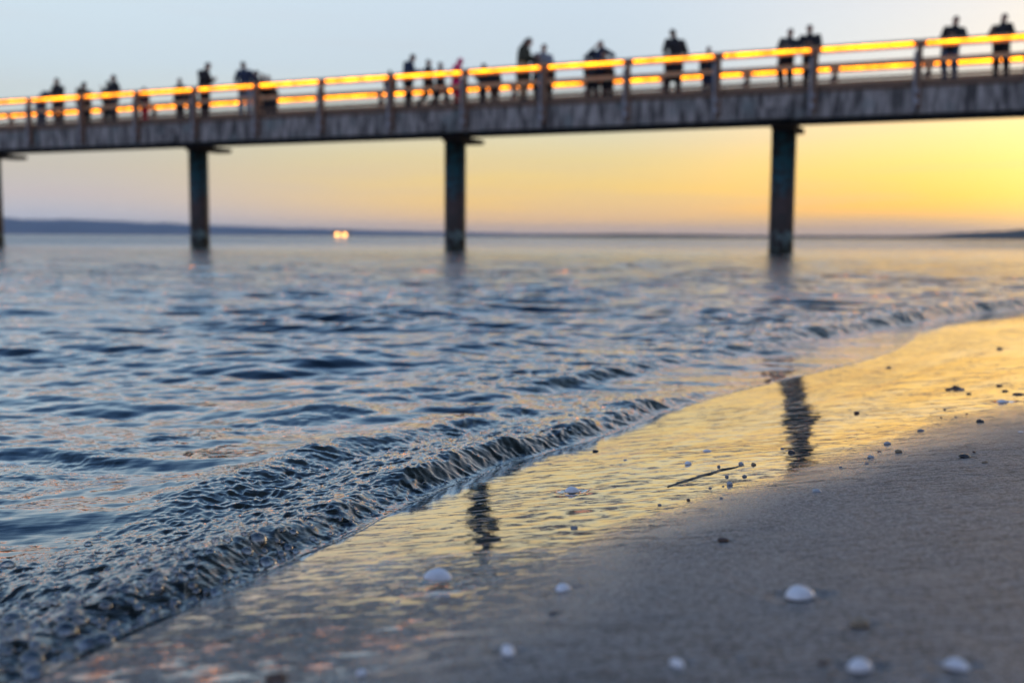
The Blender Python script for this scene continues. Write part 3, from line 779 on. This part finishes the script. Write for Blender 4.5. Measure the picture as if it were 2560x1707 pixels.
def make_person(kind, coat='jacket', hood=False, hair='short'):
    J = pose(kind)
    hv = (J['head'] - J['neck']).normalized(); q = Vector((0, 0, 1)).rotation_difference(hv).to_matrix()
    # body: one continuous skin from feet to crown
    bm = bmesh.new()
    ell(bm, J['head'], .074, .092, .112, q); frustum(bm, J['neck'] - hv * .04, .058, J['neck'] + hv * .05, .052)
    ell(bm, J['head'] + q @ Vector((0, .088, -.012)), .012, .018, .022, q)                                         # nose
    ell(bm, J['head'] + q @ Vector((0, .075, -.075)), .035, .025, .026, q)                                         # chin
    for sx in (-1, 1):
        ell(bm, J['head'] + q @ Vector((sx * .076, -.005, -.01)), .010, .02, .03, q)                               # ears
        ell(bm, J['head'] + q @ Vector((sx * .03, .082, .012)), .013, .010, .009, q)                               # eyes / brow
    ell(bm, J['head'] + q @ Vector((0, .088, -.05)), .024, .010, .008, q)                                          # lips
    frustum(bm, J['pelvis'], .135, J['waist'], .125); frustum(bm, J['waist'], .125, J['chest'], .145); frustum(bm, J['chest'], .14, J['neck'] - hv * .05, .07)
    for s_, m_ in (('L', -1), ('R', 1)):
        frustum(bm, J['sh' + s_], .058, J['el' + s_], .043); frustum(bm, J['el' + s_], .042, J['ha' + s_], .026); frustum(bm, J['chest'], .10, J['sh' + s_], .06)
        frustum(bm, J['hp' + s_], .092, J['kn' + s_], .058); frustum(bm, J['kn' + s_], .056, J['ft' + s_], .038)
        frustum(bm, J['ft' + s_], .038, J['ft' + s_] + Vector((0, .12, -.045)), .03)
        hand(bm, J['ha' + s_], J['el' + s_], m_)
    body = fuse(bm, 'body', .0085)
    # jacket
    bm = bmesh.new(); ln = .78 if coat == 'jacket' else .48
    frustum(bm, J['waist'], .168, J['chest'], .182); frustum(bm, J['chest'], .175, J['neck'] - hv * .03, .088)
    if coat == 'jacket': frustum(bm, J['pelvis'] - Vector((0, 0, .06)), .19, J['waist'], .18)
    else:
        lo = (J['knL'] + J['knR']) / 2 + Vector((0, 0, .04)); ell(bm, (lo + J['pelvis']) / 2, .25, .20, .34); frustum(bm, lo, .20, J['waist'], .165)
    for s_ in 'LR':
        frustum(bm, J['sh' + s_], .086, J['el' + s_], .072); frustum(bm, J['el' + s_], .062, J['ha' + s_] + (J['el' + s_] - J['ha' + s_]) * .12, .044); frustum(bm, J['chest'], .12, J['sh' + s_], .08)
    frustum(bm, J['neck'] - hv * .03, .085, J['neck'] + hv * .02, .075)
    if hood:
        ell(bm, J['head'] + q @ Vector((0, -.03, .012)), .105, .108, .135, q); frustum(bm, J['neck'], .095, J['head'], .10)
    jac = fuse(bm, 'jacket', .014)
    bm = bmesh.new()
    for s_ in 'LR':
        frustum(bm, J['hp' + s_] + Vector((0, 0, .05)), .13, J['kn' + s_], .098); frustum(bm, J['kn' + s_], .098, J['ft' + s_] + Vector((0, 0, .03)), .075)
    frustum(bm, J['hpL'], .11, J['hpR'], .11)
    tro = fuse(bm, 'trousers', .014)
    bm = bmesh.new()
    for s_ in 'LR':
        ell(bm, J['ft' + s_] + Vector((0, .05, -.035)), .05, .135, .045)
    sho = fuse(bm, 'shoes', .012)
    bm = bmesh.new()
    ell(bm, J['head'] + q @ Vector((0, -.022, .028)), .084, .092, .10, q)
    if hair == 'long':
        frustum(bm, J['head'] + q @ Vector((0, -.06, 0)), .075, J['neck'] + q @ Vector((0, -.08, -.06)), .065)
    hai = fuse(bm, 'hair', .012)
    return dict(body=body, jacket=jac, trousers=tro, shoes=sho, hair=hai, hood=hood)


ARCH = {}


def person(u, v, off, kind, face, coatc, trc, label, coat='jacket', hood=False, hair='short'):
    """u, v: crown of the head in the photograph; off: metres behind the near railing; face: degrees, 0 = looking away over the far rail"""
    key = (kind, coat, hood, hair)
    if key not in ARCH: ARCH[key] = make_person(*key)
    A = ARCH[key]
    q, z = along(u, v + 3, 30.3 + off)
    H = max(v_.co.z for v_ in A['hair'].vertices)
    sc = min(1.12, max(0.5, (z - DECK) / H))
    o = bpy.data.objects.new('person', None); COL.objects.link(o)
    p = Vector((DX * q + UX * (30.3 + off), DY * q + UY * (30.3 + off), DECK))
    o.location = p; o.rotation_euler = (0, 0, math.atan2(UY, UX) - math.pi / 2 + R(face)); o.scale = (sc * 1.07, sc * 1.07, sc); o.empty_display_size = .2
    tag(o, label, 'person', 'people strolling on the pier')
    for nm, mt in (('body', M_SKIN), ('jacket', FAB[coatc]), ('trousers', FAB[trc]), ('shoes', FAB['black']), ('hair', M_HAIR)):
        if nm == 'hair' and A['hood']: continue
        if len(A[nm].materials) == 0: A[nm].materials.append(mt)
        c_ = bpy.data.objects.new(nm, A[nm]); COL.objects.link(c_); c_.parent = o
        c_.material_slots[0].link = 'OBJECT'; c_.material_slots[0].material = mt
    print('person', u, round(z - DECK, 2), round(sc, 2))
    return o


# (u, v, metres behind near railing, pose, facing, coat colour, trousers colour, label)
person(100, 222, 0.9, 'bend', -90, 'navy', 'jeans', 'leftmost person on the pier, bowed forward in a navy jacket')
person(146, 195, 0.5, 'slouch', 180, 'black', 'charcoal', 'person in black leaning on the railing, second from the left end')
person(200, 202, 1.0, 'phone', -70, 'brown', 'black', 'person in brown huddled beside the third railing post from left, left one of two')
person(214, 206, 0.8, 'phone', 80, 'brown', 'black', 'person in brown huddled beside the third railing post from left, right one of two')
person(270, 200, 1.1, 'stand', 20, 'black', 'black', 'shorter person in black standing close against a taller companion at far left')
person(283, 185, 0.8, 'chat', 160, 'black', 'charcoal', 'taller person in black of the close pair at far left')
person(360, 215, 1.0, 'stand', 0, 'black', 'red', 'child in black jacket and red trousers alone behind the rail')
person(449, 193, 1.0, 'stand', 180, 'black', 'black', 'person in black seen head and shoulders left of the tall bowed figure')
person(478, 213, 0.8, 'stand', 30, 'brown', 'black', 'small child in brown just left of the tall bowed figure')
person(509, 154, 0.35, 'phone', -85, 'black', 'black', 'tall person in black by a post with head bowed over a phone')
person(611, 151, 0.4, 'chat', 10, 'navy', 'light_jeans', 'man in navy jacket and pale jeans seen from behind')
person(641, 173, 0.9, 'stand', 100, 'brown', 'black', 'short person in brown just right of the man in pale jeans')
person(668, 184, 1.1, 'rail', 180, 'black', 'charcoal', 'left one of two low dark heads beyond the man in pale jeans')
person(684, 188, 1.1, 'rail', 170, 'brown', 'charcoal', 'right one of two low dark heads beyond the man in pale jeans')
person(975, 173, 0.7, 'stand', 0, 'black', 'black', 'child in black whose head shows above a post near the middle')
person(1020, 133, 0.6, 'phone', -80, 'navy', 'black', 'person in navy with a light sleeve, leftmost of the middle group')
person(1071, 146, 0.9, 'walk', -90, 'black', 'black', 'person in black walking, second of the middle group')
person(1101, 153, 0.9, 'walk', -90, 'charcoal', 'black', 'person in charcoal walking just ahead of the magenta coat')
person(1141, 144, 0.24, 'phone', -80, 'magenta', 'red', 'person wrapped in a hooded magenta coat by the railing', 'coat', True)
person(1208, 156, 1.2, 'chat', 150, 'black', 'black', 'short person in black standing right of the magenta coat', hair='long')
person(1237, 166, 1.1, 'stand', 200, 'black', 'brown', 'small child in black between the magenta coat and the tall long coat', hair='long')
person(1308, 92, 0.35, 'phone', -80, 'olive', 'tan', 'tall person in a long dark coat and tan trousers bowing right', 'coat', False, 'long')
person(1353, 111, 0.7, 'slouch', 190, 'grey', 'black', 'person in a light grey jacket beside the tall long coat')
person(1369, 139, 0.9, 'stand', 0, 'brown', 'black', 'child in brown tucked beside the light grey jacket')
person(1482, 125, 1.1, 'stand', 20, 'charcoal', 'black', 'short person in charcoal left of the broad figure with a pale scarf')
person(1502, 99, 0.5, 'wide', 180, 'navy', 'black', 'broad person in navy with elbows out right of the middle')
person(1524, 128, 0.6, 'rail', 160, 'brown', 'black', 'person in brown leaning low right of the broad navy figure')
person(1688, 70, 0.5, 'chat', 30, 'black', 'black', 'lone tall person in a long black coat', 'coat')
person(1772, 114, 1.4, 'stand', 180, 'black', 'navy', 'short person whose dark head shows above a post right of the lone long coat')
person(1968, 73, 0.5, 'slouch', 180, 'charcoal', 'black', 'person in charcoal leaning on the rail left of a post, left one of a pair')
person(2029, 64, 0.4, 'rail', 180, 'black', 'black', 'person in black leaning on the rail directly behind a post, right one of a pair')
person(2380, 42, 0.45, 'slouch', 175, 'black', 'jeans', 'broad shouldered person in black jacket and blue jeans near the right edge')
person(2507, 32, 0.5, 'chat', 160, 'black', 'black', 'rightmost person on the pier, slim and dressed in black')

# ------------------------------------------------------------------ shells and pebbles on the sand
def rock_mat(name, c1, c2, rough=0.35):
    return principled(name, c1, rough, noise=(90, c2, 5, .2), bump=(160, .0006))


RM = dict(black=rock_mat('black_flint', (0.012, 0.014, 0.018), (0.03, 0.035, 0.04), .25), brown=rock_mat('brown_pebble', (0.06, 0.03, 0.022), (0.10, 0.06, 0.04)),
          tan=rock_mat('tan_pebble', (0.30, 0.22, 0.13), (0.20, 0.15, 0.10), .5), pale=rock_mat('pale_quartz', (0.42, 0.44, 0.47), (0.30, 0.32, 0.35), .4), grey=rock_mat('grey_pebble', (0.13, 0.14, 0.16), (0.22, 0.23, 0.24), .4))
m_shell, nt, out = newmat('bleached_shell')
P = N(nt, 'ShaderNodeBsdfPrincipled'); nt.links.new(P.outputs[0], out.inputs[0]); P.inputs['Roughness'].default_value = 0.35
t = N(nt, 'ShaderNodeTexCoord'); w_ = N(nt, 'ShaderNodeTexNoise'); nt.links.new(t.outputs['Object'], w_.inputs[0]); w_.inputs['Scale'].default_value = 40; w_.inputs['Detail'].default_value = 4
nt.links.new(mixc(nt, maprange(nt, w_.outputs[0], .4, .65), (0.84, 0.84, 0.85), (0.58, 0.56, 0.56)), P.inputs['Base Color'])


def pebble(u, v, wpx, kind, label, flat=0.5, lump=0.12, yaw=None):
    p = at_ground(u, v)
    dist_ = (p - Vector((0, 0, CAM_H))).length
    w = wpx / FPX * dist_ * 0.86
    bm = bmesh.new(); bmesh.ops.create_icosphere(bm, subdivisions=4, radius=1.0)
    sd = Vector((u * .013, v * .017, wpx * .1))
    from mathutils import noise as mn
    for q in bm.verts:
        n_ = mn.noise(q.co * 1.1 + sd) * lump * 2 + mn.noise(q.co * 2.7 + sd) * lump * .7
        q.co *= 1 + n_
        q.co.z = q.co.z if q.co.z > 0 else q.co.z * .6
        q.co.x *= w / 2; q.co.y *= w / 2 * random.Random(u).uniform(.65, .9); q.co.z *= w / 2 * flat
    o = bm_obj('pebble', bm, RM[kind], smooth=True); o.location = p + Vector((0, 0, w * flat * 0.12)); o.rotation_euler = (0, 0, random.Random(v).uniform(-.5, .5) if yaw is None else yaw)
    tag(o, label, 'pebble', 'pebbles on the wet sand')
    return o


def shell(u, v, wpx, label, yaw=0.0, dome=0.42, tilt=0.0, lift=0.0):
    """half of a bivalve lying hollow side down: ribbed dome with a beak at the hinge"""
    p = at_ground(u, v); dist_ = (p - Vector((0, 0, CAM_H))).length; w = wpx / FPX * dist_ * 0.94
    dome *= 0.70
    nr_, na = 26, 88
    bm = bmesh.new(); rings = []
    for side_ in (1.0, 0.93):
        for i in range(nr_ + 1):
            tt_ = i / nr_; ring = []
            for j in range(na):
                a_ = 2 * math.pi * j / na
                rad = 1 - 0.10 * math.cos(a_ - math.pi / 2) ** 2 - 0.06 * max(0, math.sin(a_)) ** 3
                rib = 1 + 0.018 * math.cos(26 * a_) * tt_ * side_ ** 8
                cx, cy = 0.0, 0.42 * (1 - tt_) ** 1.2
                x = cx + math.cos(a_) * rad * tt_ * rib; y = cy * .8 + math.sin(a_) * .82 * rad * tt_ * rib
                z = dome * 2 * (1 - tt_ ** 2.1) ** .62 * (1 + 0.012 * math.sin(tt_ * 40))
                ring.append(bm.verts.new(Vector((x, y, z)) * (w / 2) * side_))
            rings.append(ring)
    n0 = nr_ + 1
    for k in range(len(rings) - 1):
        if k == nr_: continue
        for j in range(na):
            a, b, c_, d = rings[k][j], rings[k][(j + 1) % na], rings[k + 1][(j + 1) % na], rings[k + 1][j]
            bm.faces.new((a, b, c_, d) if k < nr_ else (d, c_, b, a))
    for j in range(na):
        bm.faces.new((rings[nr_][j], rings[nr_][(j + 1) % na], rings[-1][(j + 1) % na], rings[-1][j]))
    bmesh.ops.remove_doubles(bm, verts=bm.verts, dist=w * 1e-4)
    bmesh.ops.recalc_face_normals(bm, faces=bm.faces)
    o = bm_obj('shell', bm, m_shell, smooth=True); o.location = p + Vector((0, 0, w * .03 + lift)); o.rotation_euler = (tilt, 0, yaw)
    tag(o, label, 'shell', 'shells on the sand')
    return o


shell(2000, 1492, 84, 'largest white domed cockle shell, alone on the matte sand at lower right', 0.5, .40)
shell(1094, 1458, 76, 'flat white shell at the edge of the wet sheen, lower centre', -0.2, .44, lift=.004)
shell(1408, 1474, 50, 'grey white shell half sunk beside its own dark hollow, lower centre', 0.9, .40)
shell(1270, 1632, 52, 'small white round shell nearest the bottom edge at centre', 1.6, .55)
shell(1692, 1662, 44, 'small bluish white shell at the bottom edge, right of centre', 2.2, .5)
shell(2150, 1672, 66, 'whitish shell at the bottom edge, left of two at lower right', 0.3, .48)
shell(2390, 1668, 60, 'grey white shell at the bottom edge, rightmost in the foreground', -0.6, .42)
shell(1430, 1230, 42, 'worn greyish shell resting in the golden sheen left of the strand', 0.2, .42)
shell(1768, 1128, 24, 'tiny white oval shell at the top of the golden sheen', 0.0, .22)
shell(1720, 1160, 22, 'small pale shell just above the dark strand in the sheen', 0.7, .45)
shell(2507, 1006, 30, 'flattish pale shell at the border of gold sheen and dark sand, far right', 0.1, .26)
shell(2552, 1080, 14, 'tiny bright white chip on dark sand at the right edge', 0.1, .2)
shell(484, 1512, 26, 'small bluish white shell at the lip of the wash, lower left', 0.4, .4)
shell(20, 1695, 70, 'pale blurred shell in the bottom left corner', 0.4, .4)
shell(905, 1684, 34, 'small pale shell on wet sand near the bottom left', 0.8, .4)

pebble(2148, 1562, 50, 'tan', 'tan pebble below and right of the largest white shell', .62)
pebble(2062, 1660, 34, 'brown', 'dark brown pebble at the bottom between two pale shells', .4)
pebble(1852, 1646, 24, 'grey', 'small dark pebble sunk near the bottom edge, right of centre', .3)
pebble(1395, 1534, 56, 'brown', 'long dark flake lying flat below the half sunk shell', .16, .25)
pebble(1352, 1538, 18, 'brown', 'small dark crumb at the left tip of the dark flake', .2, .2)
pebble(1808, 1352, 30, 'brown', 'dark brown pebble alone where the sheen fades, centre right', .55)
pebble(2042, 1230, 26, 'pale', 'pale pebble below the mirrored pile of the pier', .6)
pebble(1824, 1212, 18, 'pale', 'pale upright pebble just below the dark strand', .9)
pebble(1808, 1216, 8, 'grey', 'tiny pebble touching the left side of the pale upright pebble', .6)
pebble(1852, 1160, 14, 'pale', 'pale pebble at the upper end of the strand, left one of two', .8)
pebble(1884, 1162, 14, 'tan', 'buff pebble at the upper end of the strand, right one of two', .8)
pebble(1797, 1167, 11, 'grey', 'small grey pebble between the pale shell and the strand', .8)
pebble(1817, 1192, 12, 'grey', 'small grey pebble under the middle of the strand, left one of two', .7)
pebble(1861, 1191, 13, 'grey', 'small grey pebble under the middle of the strand, right one of two', .7)
pebble(1775, 1220, 10, 'grey', 'tiny grey pebble below the lower end of the strand', .6)
pebble(1803, 1246, 11, 'grey', 'small grey pebble farther below the strand', .6)
pebble(1721, 1250, 11, 'brown', 'small dark pebble left below the strand', .6)
pebble(1649, 1262, 12, 'grey', 'small grey pebble on the fading ripples, left below the strand', .5)
pebble(1435, 1320, 22, 'grey', 'grey pebble alone on the sheen under the worn greyish shell', .5)
pebble(1489, 1128, 20, 'black', 'black flat pebble just outside the edge of the breaking wave', .4)
pebble(1563, 1150, 11, 'pale', 'tiny pale pebble on the gold between black pebble and shells', .4)
pebble(1979, 1132, 22, 'black', 'black pebble touching the mirrored pile on its left side', .55)
pebble(1956, 1122, 12, 'grey', 'small grey pebble left above the black pebble by the mirrored pile', .5)
pebble(2142, 1033, 17, 'brown', 'brown pebble in the bright gold right of the mirrored pile', .55)
pebble(2218, 1110, 19, 'pale', 'pale pebble, upper one of the trio right of the mirrored pile', .6)
pebble(2246, 1130, 20, 'tan', 'buff pebble, right one of the trio right of the mirrored pile', .65)
pebble(2177, 1144, 18, 'pale', 'pale pebble, lower left one of the trio right of the mirrored pile', .6)
pebble(2199, 1129, 14, 'brown', 'flat dark pebble in the middle of the pale and buff trio', .35)
pebble(2168, 1159, 13, 'grey', 'flat grey pebble right under the lower left pebble of the trio', .35)
pebble(2302, 1077, 20, 'grey', 'flat pale grey pebble above the trio, toward the right', .4)
pebble(2450, 1055, 20, 'black', 'dark domed pebble on the border of gold and matte sand', .6)
pebble(2410, 1142, 30, 'black', 'larger black oval pebble on the dark sand at right', .55)
pebble(2462, 1157, 16, 'tan', 'small tan pebble right below the black oval pebble', .6)
pebble(2435, 1130, 10, 'brown', 'tiny brown pebble right above the black oval pebble', .5)
pebble(2372, 974, 22, 'brown', 'dark lump at the left end of the seaweed scrap on gold sand', .35, .25)
pebble(2388, 971, 24, 'brown', 'dark lump in the middle of the seaweed scrap on gold sand', .5, .3)
pebble(2403, 974, 18, 'grey', 'greyish lump at the right end of the seaweed scrap on gold sand', .4, .25)
pebble(2422, 985, 12, 'black', 'small black pebble right below the seaweed scrap', .5)
pebble(2498, 965, 18, 'brown', 'flat brown pebble, topmost of those at the far right', .35)
pebble(2513, 978, 20, 'black', 'flat dark pebble, second of those at the far right', .35)
pebble(2546, 986, 30, 'black', 'long flat dark pebble touching the right edge of the photo', .25)
pebble(2362, 1024, 10, 'brown', 'tiny dark pebble on gold below the seaweed scrap', .4)
pebble(2353, 1044, 9, 'brown', 'tiny dark pebble above the flat pale grey one', .4)
pebble(2389, 1043, 8, 'grey', 'tiny grey pebble in the gold left of the dark domed pebble', .4)
pebble(2417, 1034, 8, 'brown', 'tiny brown pebble in the gold up left of the dark domed pebble', .4)
pebble(2222, 919, 14, 'tan', 'tan pebble alone in the upper gold sheen', .6)
pebble(2500, 872, 16, 'tan', 'tan pebble highest up on the gold sheen, near right edge', .5)
pebble(2102, 1168, 12, 'grey', 'small grey pebble at the foot of the mirrored pile, right side', .4)
pebble(2021, 1258, 8, 'grey', 'tiny grey pebble just below the pale pebble under the mirrored pile', .5)
pebble(1962, 1264, 9, 'brown', 'tiny brown pebble left below the pale pebble under the mirrored pile', .5)
pebble(690, 1700, 60, 'brown', 'brown pebble cut by the bottom edge, left of centre', .6)
pebble(1001, 1464, 14, 'grey', 'small grey pebble left of the flat white shell', .5)
pebble(995, 1504, 18, 'pale', 'small pale pebble below left of the flat white shell', .3)

# ------------------------------------------------------------------ dusk haze
m_haze, nt, out = newmat('haze')
pv = N(nt, 'ShaderNodeVolumePrincipled'); pv.inputs['Color'].default_value = (0.62, 0.74, 0.95, 1); pv.inputs['Density'].default_value = 0.00007
pv.inputs['Anisotropy'].default_value = 0.1
nt.links.new(pv.outputs[0], out.inputs['Volume'])
bm = bmesh.new(); box(bm, -9800, 9800, -300, 9800, -4.5, 95)
tag(bm_obj('haze', bm, m_haze), 'thin blue dusk haze over the bay', 'haze', kind='stuff')
